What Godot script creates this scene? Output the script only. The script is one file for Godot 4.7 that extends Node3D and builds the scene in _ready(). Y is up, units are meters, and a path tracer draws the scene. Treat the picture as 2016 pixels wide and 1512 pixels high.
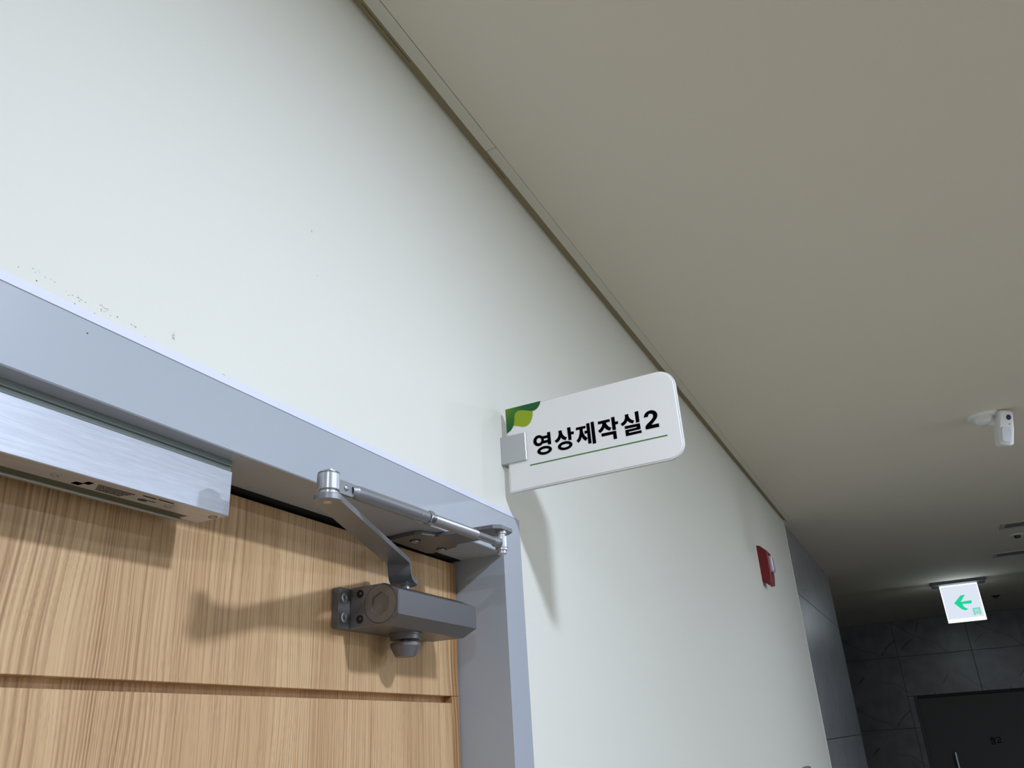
extends Node3D
# A corridor: a wood door in a grey steel frame with a magnetic lock and a door closer, a projecting
# room sign, and a dark tiled lobby with a lit exit sign beyond. x runs along the corridor, y up, z out of the wall.

const CY := 2.7386        # ceiling
const DZ := -0.0705       # face of the door leaf
const EX := 8.659         # end wall of the lobby
const GLOW := Vector3(0.55, CY, 1.1)

var M := {}

func _ready() -> void:
	# camera
	var cam := Camera3D.new()
	cam.name = "camera"
	cam.projection = Camera3D.PROJECTION_PERSPECTIVE
	cam.fov = rad_to_deg(2.0 * atan(756.0 / 1620.04))
	cam.near = 0.02
	cam.far = 60.0
	add_child(cam)
	cam.transform = Transform3D(Basis(Vector3(0.44112221, -0.05809057, 0.89556501), Vector3(-0.33965296, 0.91286776, 0.2265134), Vector3(-0.83069071, -0.4041014, 0.38295561)).orthonormalized(), Vector3(0, 1.87, 0.47))
	cam.current = true
	# no daylight reaches this corridor: a black background, lamps only
	var we := WorldEnvironment.new()
	we.name = "world_environment"
	var env := Environment.new()
	env.background_mode = Environment.BG_COLOR
	env.background_color = Color.BLACK
	env.tonemap_mode = Environment.TONE_MAPPER_LINEAR
	env.tonemap_exposure = 2.47
	env.sdfgi_enabled = true
	env.ssao_enabled = true
	env.ssil_enabled = true
	we.environment = env
	add_child(we)
	materials()
	# lamps: x, z, energy
	downlight(Vector3(0.52, CY, 1.04), 0.95, "round white ceiling downlight nearest the wood door, out of frame above it")
	downlight(Vector3(2.8, CY, 1.25), 0.30, "round white ceiling downlight ahead of the door sign, out of frame")
	downlight(Vector3(-1.7, CY, 1.45), 1.1, "round white ceiling downlight behind the camera, along the same wall")
	downlight(Vector3(2.6, CY, 2.85), 1.15, "added unseen downlight near the opposite wall, brightening the far wall")  # lamp added out of view to lift the far stretch of wall
	downlight(Vector3(1.6, CY, 2.85), 1.1, "round white ceiling downlight near the opposite wall, facing the wood door")
	shell()
	door_and_frame()
	lobby()
	magnetic_lock()
	door_closer()
	room_sign()
	wall_things()
	ceiling_things()

# ---------------------------------------------------------------- materials
func mat(called: String, c: Color, rough := 0.6, metal := 0.0, spec := 0.5) -> StandardMaterial3D:
	var m := StandardMaterial3D.new()
	m.resource_name = called
	m.albedo_color = c
	m.roughness = rough
	m.metallic = metal
	m.metallic_specular = spec
	M[called] = m
	return m

func c8(r: int, g: int, b: int) -> Color:
	return Color(r / 255.0, g / 255.0, b / 255.0)

func noise_tex(freq: float, bump: float, octaves := 3, size := 512, sd := 1) -> NoiseTexture2D:
	var n := FastNoiseLite.new()
	n.seed = sd
	n.frequency = freq
	n.fractal_octaves = octaves
	var t := NoiseTexture2D.new()
	t.width = size
	t.height = size
	t.seamless = true
	t.noise = n
	t.as_normal_map = true
	t.bump_strength = bump
	return t

func with_relief(m: StandardMaterial3D, t: Texture2D, scale: Vector3, amount: float) -> void:
	m.normal_enabled = true
	m.normal_texture = t
	m.normal_scale = amount
	m.uv1_triplanar = true
	m.uv1_world_triplanar = true
	m.uv1_scale = scale

func materials() -> void:
	var paint := noise_tex(0.05, 2.0, 3, 512, 4)
	with_relief(mat("wall_paint", c8(234, 233, 223), 0.62, 0.0, 0.4), paint, Vector3(5, 5, 5), 0.10)
	with_relief(mat("ceiling_paint", c8(228, 220, 203), 0.85, 0.0, 0.3), paint, Vector3(3, 3, 3), 0.10)
	mat("trim_paint", c8(222, 217, 200), 0.6)
	mat("recess_shaded", c8(172, 160, 128), 0.75)  # olive, with the shade of the recess put into the colour
	mat("floor_tile", c8(158, 146, 130), 0.45)
	mat("lobby_dimmed", c8(84, 84, 86), 0.35)  # dark tone for unseen surfaces, so less light bounces to the far ceiling
	mat("frame_steel", c8(176, 182, 190), 0.38, 0.0, 0.5)
	mat("sealant", c8(226, 229, 240), 0.45)
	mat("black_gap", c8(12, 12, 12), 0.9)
	mat("paint_chip", c8(172, 171, 166), 0.8)
	mat("speck_dark", c8(110, 108, 106), 0.8)
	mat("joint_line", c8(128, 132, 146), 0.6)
	mat("silver_paint", c8(114, 113, 115), 0.36, 0.3)
	mat("silver_cap", c8(124, 120, 117), 0.36, 0.3)
	mat("arm_steel", c8(150, 151, 155), 0.4, 0.6)
	mat("chrome", c8(206, 208, 212), 0.3, 0.75)
	mat("zinc", c8(170, 178, 184), 0.3, 0.9)
	mat("dark_bore", c8(18, 18, 18), 0.7)
	var lock := mat("brushed_aluminium", c8(206, 210, 220), 0.34, 0.55)
	lock.albedo_texture = brushed()
	mat("lock_rail", c8(150, 158, 156), 0.35, 0.5)
	mat("lock_bottom", c8(170, 158, 146), 0.4, 0.4)
	mat("magnet_core", c8(74, 80, 58), 0.5, 0.1)
	mat("armature_steel", c8(190, 192, 190), 0.35, 0.7)
	mat("print_black", c8(5, 5, 7), 0.9, 0.0, 0.1)
	mat("print_blue", c8(28, 30, 74), 0.6)
	var grain := wood()
	var w := mat("wood_veneer", Color.WHITE, 0.48, 0.0, 0.4)
	w.albedo_texture = grain
	var ws := mat("wood_edge_strip", c8(238, 226, 210), 0.48, 0.0, 0.4)
	ws.albedo_texture = grain
	mat("sign_white", c8(247, 244, 240), 0.3, 0.0, 0.5)
	mat("sign_edge", c8(236, 236, 238), 0.32, 0.0, 0.5)
	mat("sign_clip", c8(190, 193, 194), 0.32, 0.75)
	mat("sign_green", c8(66, 122, 52), 0.5)
	mat("sign_leaf", c8(152, 174, 10), 0.5)
	var g := mat("sign_dark_green", Color.WHITE, 0.5)
	g.vertex_color_use_as_albedo = true
	mat("alarm_red", c8(122, 8, 15), 0.45)
	mat("alarm_lens", c8(196, 192, 206), 0.25)
	mat("plastic_white", c8(232, 232, 230), 0.45)
	mat("plastic_grey", c8(120, 122, 124), 0.5)
	mat("detector_lens", c8(214, 218, 222), 0.3)
	mat("plate_grey", c8(92, 94, 102), 0.5)
	mat("diffuser_paint", c8(190, 184, 176), 0.6)
	mat("dark_plastic", c8(40, 42, 46), 0.5)
	mat("door_dark", c8(92, 94, 92), 0.6)
	mat("lintel_dark", c8(40, 38, 34), 0.6)
	mat("grout", c8(38, 38, 40), 0.9)
	var t1 := mat("marble_a", Color.WHITE, 0.22, 0.0, 0.5)
	t1.albedo_texture = marble(3, 0.47)
	var t2 := mat("marble_b", Color.WHITE, 0.22, 0.0, 0.5)
	t2.albedo_texture = marble(11, 0.47)
	var t3 := mat("marble_lit", Color.WHITE, 0.3, 0.0, 0.5)
	t3.albedo_texture = marble(7, 0.62)  # end-wall stone again, lighter to paint in the light it catches
	for e in [["exit_face", c8(230, 237, 252), 0.37], ["exit_edge", c8(240, 255, 255), 0.6], ["exit_green", c8(20, 222, 160), 0.36], ["exit_badge", c8(130, 226, 202), 0.36], ["exit_badge_pale", c8(196, 236, 228), 0.34], ["lamp_glow", c8(240, 248, 255), 1.0]]:
		var m := mat(e[0], Color(0.1, 0.1, 0.1), 0.4)
		m.emission_enabled = true
		m.emission = e[1]
		m.emission_energy_multiplier = e[2]

# vertical wood grain, 0.92 m wide and 0.46 m high
func wood() -> ImageTexture:
	var W := 1600
	var H := 640
	var big := FastNoiseLite.new(); big.seed = 5; big.frequency = 1.0; big.fractal_octaves = 2
	var fine := FastNoiseLite.new(); fine.seed = 9; fine.frequency = 1.0; fine.fractal_octaves = 1
	var light := Color(0.855, 0.720, 0.548)
	var tan := Color(0.775, 0.630, 0.462)
	var dark := Color(0.560, 0.400, 0.275)
	var bytes := PackedByteArray()
	bytes.resize(W * H * 3)
	var k := 0
	for j in H:
		var y := 0.46 * j / H                       # downward
		for i in W:
			var x := 0.92 * i / W
			# the growth rings drift sideways as they fall and are wide on the left, narrow on the right
			var left := 1.0 - smoothstep(0.40, 0.62, x)
			var u := x + left * (0.006 * big.get_noise_2d(x * 5.0, y * 3.0)) + 0.0035 * big.get_noise_2d(x * 9.0 + 40.0, y * 4.0)
			var wide := lerpf(300.0, 140.0, left)
			var r := fposmod(u * wide + 1.2 * big.get_noise_2d(u * 22.0, 3.0 + y * 0.4), 1.0)
			var ring_line := smoothstep(0.35, 0.92, r) * (1.0 - smoothstep(0.92, 1.0, r)) * clampf(0.62 + 0.9 * big.get_noise_2d(u * 34.0, y * 0.7 + 7.0), 0.0, 1.0)
			var tone := 0.5 + 0.7 * big.get_noise_2d(u * 15.0, 20.0 + y * 0.5)
			var streak := fine.get_noise_2d(u * 380.0, y * 3.0)
			var pore := fine.get_noise_2d(u * 1300.0 + 90.0, y * 20.0)
			var c := light.lerp(tan, clampf(tone * 0.85 + streak * 0.45, 0.0, 1.0))
			c = c.lerp(dark, clampf(ring_line * 0.48 + maxf(0.0, streak - 0.30) * 0.7 + maxf(0.0, pore - 0.40) * 0.5, 0.0, 0.9))
			bytes[k] = int(c.r * 255.0); bytes[k + 1] = int(c.g * 255.0); bytes[k + 2] = int(c.b * 255.0)
			k += 3
	return ImageTexture.create_from_image(Image.create_from_data(W, H, false, Image.FORMAT_RGB8, bytes))

# fine scratches along the length of the metal
func brushed() -> ImageTexture:
	var n := FastNoiseLite.new(); n.seed = 2; n.frequency = 1.0; n.fractal_octaves = 3
	var im := Image.create(512, 256, false, Image.FORMAT_RGB8)
	for j in 256:
		for i in 512:
			var v := 0.93 + 0.07 * n.get_noise_2d(i * 0.022, j * 0.55) + 0.04 * n.get_noise_2d(i * 0.006 + 90.0, j * 0.05)
			im.set_pixel(i, j, Color(v, v, v))
	return ImageTexture.create_from_image(im)

# polished grey stone with thin dark veins, one tile
func marble(sd: int, tone: float) -> ImageTexture:
	var n := FastNoiseLite.new(); n.seed = sd; n.frequency = 1.0; n.fractal_octaves = 2
	var im := Image.create(256, 256, false, Image.FORMAT_RGB8)
	for j in 256:
		for i in 256:
			var x := i / 256.0
			var y := j / 256.0
			var w := 0.10 * n.get_noise_2d(x * 1.3, y * 1.3)
			var d := absf(x + y * 0.9 - 0.95 + w + 0.25 * sin(sd))
			var v := tone + 0.05 * n.get_noise_2d(x * 3.0 + 8.0, y * 3.0)
			v -= 0.17 * exp(-d * d * 9000.0) * smoothstep(-0.1, 0.25, n.get_noise_2d(x * 3.0 + 30.0, y * 3.0))
			var d2 := absf(x * 0.6 - y + 0.3 + 1.4 * w)
			v -= 0.06 * exp(-d2 * d2 * 5000.0)
			im.set_pixel(i, j, Color(v * 0.975, v * 0.99, v * 1.01))
	return ImageTexture.create_from_image(im)

# ---------------------------------------------------------------- nodes
func numbered(called: String) -> String:
	if not has_node(NodePath(called)):
		return called
	var k := 1
	while has_node(NodePath("%s_%03d" % [called, k])):
		k += 1
	return "%s_%03d" % [called, k]

func tag(o: Node, label: String, category: String, group := "", kind := "") -> Node:
	if label: o.set_meta("label", label)
	if category: o.set_meta("category", category)
	if group: o.set_meta("group", group)
	if kind: o.set_meta("kind", kind)
	return o

func thing(called: String, label: String, category: String, at := Vector3.ZERO, group := "", kind := "") -> Node3D:
	var o := Node3D.new()
	o.name = numbered(called)
	add_child(o)
	o.position = at
	tag(o, label, category, group, kind)
	return o

func obj(called: String, st: SurfaceTool, material: String, parent: Node = self, label := "") -> MeshInstance3D:
	var o := MeshInstance3D.new()
	o.name = numbered(called) if parent == self else called
	o.mesh = st.commit()
	o.mesh.surface_set_material(0, M[material])
	if parent is Node3D and parent != self:
		# shapes are given in world metres: bring them into the parent's frame
		var p: Node = parent
		var at := Vector3.ZERO
		while p != self:
			at += (p as Node3D).position
			p = p.get_parent()
		o.position = -at
	parent.add_child(o, true)
	if label: o.set_meta("label", label)
	return o

# ---------------------------------------------------------------- shapes
func mb() -> SurfaceTool:
	var st := SurfaceTool.new()
	st.begin(Mesh.PRIMITIVE_TRIANGLES)
	return st

func v3(st: SurfaceTool, p: Vector3, n: Vector3, uv: Vector2) -> void:
	st.set_normal(n)
	st.set_uv(uv)
	st.add_vertex(p)

# planar uv in metres by the main axis of the normal
func uvp(p: Vector3, n: Vector3) -> Vector2:
	var a := n.abs()
	if a.z >= a.x and a.z >= a.y: return Vector2(p.x, -p.y)
	if a.x >= a.y: return Vector2(p.z, -p.y)
	return Vector2(p.x, p.z)

func tri(st: SurfaceTool, a: Vector3, b: Vector3, c: Vector3, n: Vector3) -> void:
	if (b - a).cross(c - a).dot(n) > 0.0:
		var t := b
		b = c
		c = t
	for p in [a, b, c]:
		v3(st, p, n, uvp(p, n))

func quad(st: SurfaceTool, a: Vector3, b: Vector3, c: Vector3, d: Vector3, n := Vector3.ZERO) -> void:
	if n == Vector3.ZERO:
		n = (c - a).cross(b - d).normalized()
	tri(st, a, b, c, n)
	tri(st, a, c, d, n)

# a box between two corners, its edges chamfered by e
func box(st: SurfaceTool, a: Vector3, b: Vector3, e := 0.0, xf := Transform3D.IDENTITY) -> void:
	var lo := Vector3(minf(a.x, b.x), minf(a.y, b.y), minf(a.z, b.z))
	var hi := Vector3(maxf(a.x, b.x), maxf(a.y, b.y), maxf(a.z, b.z))
	var ctr := (lo + hi) / 2.0
	var h := (hi - lo) / 2.0
	e = minf(e, minf(h.x, minf(h.y, h.z)) * 0.9)
	var put := func(p: Vector3) -> Vector3: return xf * (ctr + p)
	for ax in 3:
		var u := (ax + 1) % 3
		var w := (ax + 2) % 3
		for s in [-1.0, 1.0]:
			var n := Vector3.ZERO
			n[ax] = s
			var q := []
			for k in [[-1, -1], [1, -1], [1, 1], [-1, 1]]:
				var p := Vector3.ZERO
				p[ax] = s * h[ax]
				p[u] = k[0] * (h[u] - e)
				p[w] = k[1] * (h[w] - e)
				q.append(put.call(p))
			quad(st, q[0], q[1], q[2], q[3], (xf.basis * n).normalized())
			if e > 0.0:
				for s2 in [-1.0, 1.0]:
					var nn := Vector3.ZERO
					nn[ax] = s
					nn[u] = s2
					var r := []
					for k in [[0, -1], [0, 1], [1, 1], [1, -1]]:
						var p := Vector3.ZERO
						p[ax] = s * (h[ax] - (e if k[0] == 1 else 0.0))
						p[u] = s2 * (h[u] - (0.0 if k[0] == 1 else e))
						p[w] = k[1] * (h[w] - e)
						r.append(put.call(p))
					quad(st, r[0], r[1], r[2], r[3], (xf.basis * nn).normalized())
	if e > 0.0:
		for sx in [-1.0, 1.0]:
			for sy in [-1.0, 1.0]:
				for sz in [-1.0, 1.0]:
					var s := Vector3(sx, sy, sz)
					tri(st, put.call(s * (h - Vector3(0, e, e))), put.call(s * (h - Vector3(e, 0, e))), put.call(s * (h - Vector3(e, e, 0))), (xf.basis * s).normalized())

func ccw(pts: PackedVector2Array) -> PackedVector2Array:
	var area := 0.0
	for i in pts.size():
		area += pts[i].cross(pts[(i + 1) % pts.size()])
	if area < 0.0:
		pts = pts.duplicate()
		pts.reverse()
	return pts

func inset(pts: PackedVector2Array, d: float) -> PackedVector2Array:
	var out := PackedVector2Array()
	var n := pts.size()
	for i in n:
		var a := (pts[i] - pts[(i + n - 1) % n]).normalized()
		var b := (pts[(i + 1) % n] - pts[i]).normalized()
		var na := Vector2(-a.y, a.x)
		var nb := Vector2(-b.y, b.x)
		var m := (na + nb).normalized()
		out.append(pts[i] + m * d / maxf(0.35, m.dot(na)))
	return out

# triangulated in millimetres: in metres the triangles are below the engine's tolerance
func cut(pts: PackedVector2Array) -> PackedInt32Array:
	var mm := PackedVector2Array()
	for p in pts: mm.append((p - pts[0]) * 1000.0)
	return Geometry2D.triangulate_polygon(mm)

# a flat outline pushed from z0 to z1 of the frame xf, both rims bevelled by e; smooth rounds off the sides
func prism(st: SurfaceTool, outline: PackedVector2Array, xf: Transform3D, z0: float, z1: float, e := 0.0, smooth := false) -> void:
	var pts := ccw(outline)
	var n := pts.size()
	var inner := inset(pts, e) if e > 0.0 else pts
	var idx := cut(inner)
	var zx := xf.basis.z.normalized()
	for side in [[z0, -zx], [z1, zx]]:
		for t in range(0, idx.size(), 3):
			tri(st, xf * Vector3(inner[idx[t]].x, inner[idx[t]].y, side[0]), xf * Vector3(inner[idx[t + 1]].x, inner[idx[t + 1]].y, side[0]), xf * Vector3(inner[idx[t + 2]].x, inner[idx[t + 2]].y, side[0]), side[1])
	var nor := []
	for i in n:
		var d := (pts[(i + 1) % n] - pts[i]).normalized()
		nor.append(Vector2(d.y, -d.x))
	for i in n:
		var j := (i + 1) % n
		var nf: Vector2 = nor[i]
		var n0 := nf
		var n1 := nf
		if smooth:
			var before: Vector2 = nor[(i + n - 1) % n]
			var after: Vector2 = nor[j]
			if before.dot(nf) > 0.6: n0 = (before + nf).normalized()
			if after.dot(nf) > 0.6: n1 = (after + nf).normalized()
		var rows := [[pts, z0 + e, pts, z1 - e, 0.0]]
		if e > 0.0:
			rows.append([inner, z0, pts, z0 + e, -1.0])
			rows.append([pts, z1 - e, inner, z1, 1.0])
		for r in rows:
			var pa: PackedVector2Array = r[0]
			var pb: PackedVector2Array = r[2]
			var A := xf * Vector3(pa[i].x, pa[i].y, r[1])
			var B := xf * Vector3(pa[j].x, pa[j].y, r[1])
			var C := xf * Vector3(pb[j].x, pb[j].y, r[3])
			var D := xf * Vector3(pb[i].x, pb[i].y, r[3])
			var m0 := (xf.basis * Vector3(n0.x, n0.y, r[4])).normalized()
			var m1 := (xf.basis * Vector3(n1.x, n1.y, r[4])).normalized()
			quad_n(st, A, B, C, D, m0, m1, m1, m0)

func quad_n(st: SurfaceTool, a: Vector3, b: Vector3, c: Vector3, d: Vector3, na: Vector3, nb: Vector3, nc: Vector3, nd: Vector3) -> void:
	var f := na + nb + nc + nd
	for t in [[a, b, c, na, nb, nc], [a, c, d, na, nc, nd]]:
		var p: Vector3 = t[0]
		var q: Vector3 = t[1]
		var r: Vector3 = t[2]
		if (q - p).cross(r - p).dot(f) > 0.0:
			v3(st, p, t[3], uvp(p, f)); v3(st, r, t[5], uvp(r, f)); v3(st, q, t[4], uvp(q, f))
		else:
			v3(st, p, t[3], uvp(p, f)); v3(st, q, t[4], uvp(q, f)); v3(st, r, t[5], uvp(r, f))

# a profile of (radius, height) turned round the y axis of the frame xf
func lathe(st: SurfaceTool, prof: Array, xf: Transform3D, seg := 28) -> void:
	for k in prof.size() - 1:
		var p: Vector2 = prof[k]
		var q: Vector2 = prof[k + 1]
		if p.distance_to(q) < 1e-7: continue
		var d := (q - p).normalized()
		var nn := Vector2(d.y, -d.x)
		for i in seg:
			var a := TAU * i / seg
			var b := TAU * (i + 1) / seg
			var ca := Vector3(cos(a), 0, sin(a))
			var cb := Vector3(cos(b), 0, sin(b))
			var n0 := (xf.basis * (ca * nn.x + Vector3.UP * nn.y)).normalized()
			var n1 := (xf.basis * (cb * nn.x + Vector3.UP * nn.y)).normalized()
			var A := xf * (ca * p.x + Vector3.UP * p.y)
			var B := xf * (cb * p.x + Vector3.UP * p.y)
			var C := xf * (cb * q.x + Vector3.UP * q.y)
			var D := xf * (ca * q.x + Vector3.UP * q.y)
			if p.x < 1e-7: quad_n(st, A, A, C, D, n0, n1, n1, n0)
			elif q.x < 1e-7: quad_n(st, A, B, C, C, n0, n1, n1, n0)
			else: quad_n(st, A, B, C, D, n0, n1, n1, n0)

# a frame whose y axis points along dir
func along(at: Vector3, dir: Vector3) -> Transform3D:
	var y := dir.normalized()
	var x := y.cross(Vector3.UP if absf(y.y) < 0.9 else Vector3.RIGHT).normalized()
	return Transform3D(Basis(x, y, x.cross(y)), at)

func upright(at: Vector3) -> Transform3D:
	return Transform3D(Basis.IDENTITY, at)

# outline drawn in (z, y), pushed along -x: the side that faces the camera is z1
func side_frame(x: float) -> Transform3D:
	return Transform3D(Basis(Vector3(0, 0, 1), Vector3(0, 1, 0), Vector3(-1, 0, 0)), Vector3(x, 0, 0))

# outline drawn in (x, -z), pushed along y
func plan_frame(y: float) -> Transform3D:
	return Transform3D(Basis(Vector3(1, 0, 0), Vector3(0, 0, -1), Vector3(0, 1, 0)), Vector3(0, y, 0))

func pv(a: Array) -> PackedVector2Array:
	return PackedVector2Array(a)

func circle(c: Vector2, rx: float, ry: float, n := 40, from := 0.0) -> PackedVector2Array:
	var p := PackedVector2Array()
	for i in n:
		var a := from + TAU * i / n
		p.append(c + Vector2(cos(a) * rx, sin(a) * ry))
	return p

# the space between two outlines of equally many points, pushed from z0 to z1
func ring(st: SurfaceTool, outer: PackedVector2Array, inner: PackedVector2Array, xf: Transform3D, z0: float, z1: float) -> void:
	var n := outer.size()
	var zx := xf.basis.z.normalized()
	for i in n:
		var j := (i + 1) % n
		for s in [[z0, -zx], [z1, zx]]:
			quad(st, xf * Vector3(outer[i].x, outer[i].y, s[0]), xf * Vector3(outer[j].x, outer[j].y, s[0]), xf * Vector3(inner[j].x, inner[j].y, s[0]), xf * Vector3(inner[i].x, inner[i].y, s[0]), s[1])
		for o in [[outer, 1.0], [inner, -1.0]]:
			var q: PackedVector2Array = o[0]
			var d := (q[j] - q[i]).normalized()
			quad(st, xf * Vector3(q[i].x, q[i].y, z0), xf * Vector3(q[j].x, q[j].y, z0), xf * Vector3(q[j].x, q[j].y, z1), xf * Vector3(q[i].x, q[i].y, z1), (xf.basis * Vector3(d.y, -d.x, 0)).normalized() * o[1])

# a polygon from "x,y x,y ..." in millimetres, moved
func P(text: String, off := Vector2.ZERO) -> PackedVector2Array:
	var out := PackedVector2Array()
	for w in text.split(" ", false):
		var q := w.split(",")
		out.append(Vector2(float(q[0]), float(q[1])) * 0.001 + off)
	return out

# rounds the gentle turns of an outline and keeps its corners
func soft(pts: PackedVector2Array) -> PackedVector2Array:
	var n := pts.size()
	var sharp := []
	for i in n:
		var a := pts[i] - pts[(i + n - 1) % n]
		var b := pts[(i + 1) % n] - pts[i]
		sharp.append(absf(a.angle_to(b)) > 0.95)
	var out := PackedVector2Array()
	for i in n:
		var j := (i + 1) % n
		out.append(pts[i])
		if sharp[i] and sharp[j]: continue
		var long := pts[i].distance_to(pts[j])
		var before := pts[i] * 2.0 - pts[j] if sharp[i] else pts[i] + (pts[(i + n - 1) % n] - pts[i]).normalized() * long
		var after := pts[j] * 2.0 - pts[i] if sharp[j] else pts[j] + (pts[(j + 1) % n] - pts[j]).normalized() * long
		for t in [0.25, 0.5, 0.75]:
			out.append(pts[i].cubic_interpolate(pts[j], before, after, t))
	return out

# ---------------------------------------------------------------- lamps
func downlight(at: Vector3, energy: float, label: String) -> void:
	var t := thing("downlight", label, "ceiling light", at, "round ceiling downlights")
	var r := mb()
	lathe(r, [Vector2(0.062, 0.0), Vector2(0.062, -0.004), Vector2(0.082, -0.004), Vector2(0.085, -0.002), Vector2(0.085, 0.0)], upright(at))
	obj("trim_ring", r, "plastic_white", t)
	var g := mb()
	lathe(g, [Vector2(0.0, -0.0015), Vector2(0.062, -0.0015)], upright(at))
	obj("diffuser", g, "lamp_glow", t)
	var l := AreaLight3D.new()
	l.name = "lamp_light"
	l.area_size = Vector2(0.105, 0.105)
	l.light_energy = energy
	l.light_color = Color(0.862, 0.914, 1.0)
	l.set("area_range", 14.0)
	l.set("area_attenuation", 2.0)
	l.shadow_enabled = true
	l.position = Vector3(0, -0.006, 0)
	l.rotation_degrees.x = -90.0
	t.add_child(l)

# ---------------------------------------------------------------- the setting
func struct(called: String, st: SurfaceTool, m: String, label: String, category: String) -> MeshInstance3D:
	var o := obj(called, st, m)
	tag(o, label, category, "", "structure")
	return o

func shell() -> void:
	# the wall with the door opening (x 0.0 to 1.0)
	var w := mb()
	box(w, Vector3(-3.6, 0, -0.15), Vector3(0.02, 2.80, 0))
	box(w, Vector3(0.02, 2.15, -0.15), Vector3(1.004, 2.80, 0))
	box(w, Vector3(1.004, 0, -0.15), Vector3(3.868, 2.80, 0))
	var wl := struct("wall_left", w, "wall_paint", "off-white painted corridor wall around the wood door", "wall")
	# small chips and scuffs in the paint above the frame
	var s := mb()
	var rng := RandomNumberGenerator.new()
	rng.seed = 8
	for q in [[0.3385, 2.1712, 0.0040, 0.0022, 16], [0.4008, 2.1762, 0.0016, 0.0042, 18], [0.3180, 2.1690, 0.0090, 0.0014, 14], [0.2890, 2.1740, 0.0080, 0.0018, 8], [0.3650, 2.1690, 0.0060, 0.0012, 7], [0.5545, 2.3640, 0.0014, 0.0010, 5]]:
		for k in int(q[4]):
			var c := Vector2(q[0] + rng.randfn() * q[2] * 0.5, q[1] + rng.randfn() * q[3] * 0.5)
			prism(s, circle(c, rng.randf_range(0.0002, 0.0008), rng.randf_range(0.00015, 0.0003), 7, rng.randf() * 3.0), Transform3D.IDENTITY, -0.0002, 0.0001)
	var chips := obj("paint_scuffs", s, "paint_chip", wl)
	chips.set_meta("kind", "stuff")
	var s2 := mb()
	for q in [[0.2874, 2.1676, 0.5], [0.2740, 2.1710, 0.3], [0.3163, 2.1643, 0.4], [0.3320, 2.1642, 0.35], [0.3501, 2.1697, 0.5], [0.3751, 2.1650, 0.25], [0.5550, 2.3645, 0.45], [0.5672, 2.3175, 0.35], [0.4545, 2.1645, 0.35], [0.4558, 2.1643, 0.3]]:
		prism(s2, circle(Vector2(q[0], q[1]), q[2] * 0.001, q[2] * 0.001, 9), Transform3D.IDENTITY, -0.0002, 0.00012)
	var dots := obj("paint_specks", s2, "speck_dark", wl)
	dots.set_meta("kind", "stuff")
	# corner bead at the far end of the painted wall
	var cb := mb()
	box(cb, Vector3(3.868, 0, -0.02), Vector3(3.8735, 2.7475, 0.0015), 0.0007)
	struct("trim_1", cb, "wall_paint", "thin white corner bead where painted wall meets stone tiles", "trim")
	# ceiling slab, from the shadow-gap moulding outward
	var c := mb()
	box(c, Vector3(-3.6, CY, 0.0345), Vector3(6.424, 2.95, 3.4))
	box(c, Vector3(3.8735, CY, -0.15), Vector3(6.424, 2.95, 0.0345))
	box(c, Vector3(5.4, CY, -2.1), Vector3(6.424, 2.95, -0.15))
	box(c, Vector3(6.431, CY, -2.1), Vector3(8.75, 2.95, 3.4))
	box(c, Vector3(6.42, CY + 0.03, -2.1), Vector3(6.44, 2.95, 3.4))
	struct("ceiling", c, "ceiling_paint", "plain warm white plaster ceiling above the corridor", "ceiling")
	# shadow-gap moulding: recess roof with slits, flange, two lengths
	for part in [[-3.6, 0.9424, 0.0, "trim_2", "pale shadow-gap moulding between wall and ceiling, nearer length"], [0.9432, 3.8735, 0.0007, "trim_3", "pale shadow-gap moulding between wall and ceiling, farther length"]]:
		var x0: float = part[0]
		var x1: float = part[1]
		var f := mb()
		box(f, Vector3(x0, CY, 0.0155 + part[2]), Vector3(x1, CY + 0.018, 0.0335 + part[2] * 0.5), 0.0004)
		var o := struct(part[3], f, "trim_paint", part[4], "trim")
		var r := mb()
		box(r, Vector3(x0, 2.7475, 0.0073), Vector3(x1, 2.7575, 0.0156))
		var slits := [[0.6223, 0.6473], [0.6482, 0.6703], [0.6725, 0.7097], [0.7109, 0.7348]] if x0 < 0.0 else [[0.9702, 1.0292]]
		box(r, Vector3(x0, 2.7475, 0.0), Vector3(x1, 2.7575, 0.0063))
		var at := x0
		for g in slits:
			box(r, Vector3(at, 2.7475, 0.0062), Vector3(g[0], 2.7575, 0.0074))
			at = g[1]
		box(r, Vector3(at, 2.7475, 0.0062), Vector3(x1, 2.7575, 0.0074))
		obj("recess", r, "recess_shaded", o)
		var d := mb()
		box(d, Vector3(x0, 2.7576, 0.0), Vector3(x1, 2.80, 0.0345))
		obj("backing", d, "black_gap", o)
	# floor and the walls out of view
	var fl := mb()
	box(fl, Vector3(-3.6, -0.1, -0.2), Vector3(3.2, 0, 3.4))
	var floor_node := struct("floor", fl, "floor_tile", "warm grey corridor floor below the frame", "floor")
	var fl2 := mb()  # out of view, darkened to keep bounced light off the far ceiling
	box(fl2, Vector3(3.2, -0.1, -2.1), Vector3(8.75, 0, 3.4))
	obj("lobby_floor", fl2, "lobby_dimmed", floor_node, "unseen lobby floor, made dark to cut bounced light")
	var b := mb()
	box(b, Vector3(-3.7, 0, -0.15), Vector3(-3.6, 2.95, 3.4))
	struct("wall_back", b, "wall_paint", "plain white wall closing the corridor behind the camera", "wall")
	var ri := mb()
	box(ri, Vector3(-3.7, 0, 3.4), Vector3(3.2, 2.95, 3.5))
	var wr := struct("wall_right", ri, "wall_paint", "plain white wall opposite the wood door", "wall")
	var ri2 := mb()  # unseen stretch added dark, to weaken the bounce into the lobby
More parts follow.
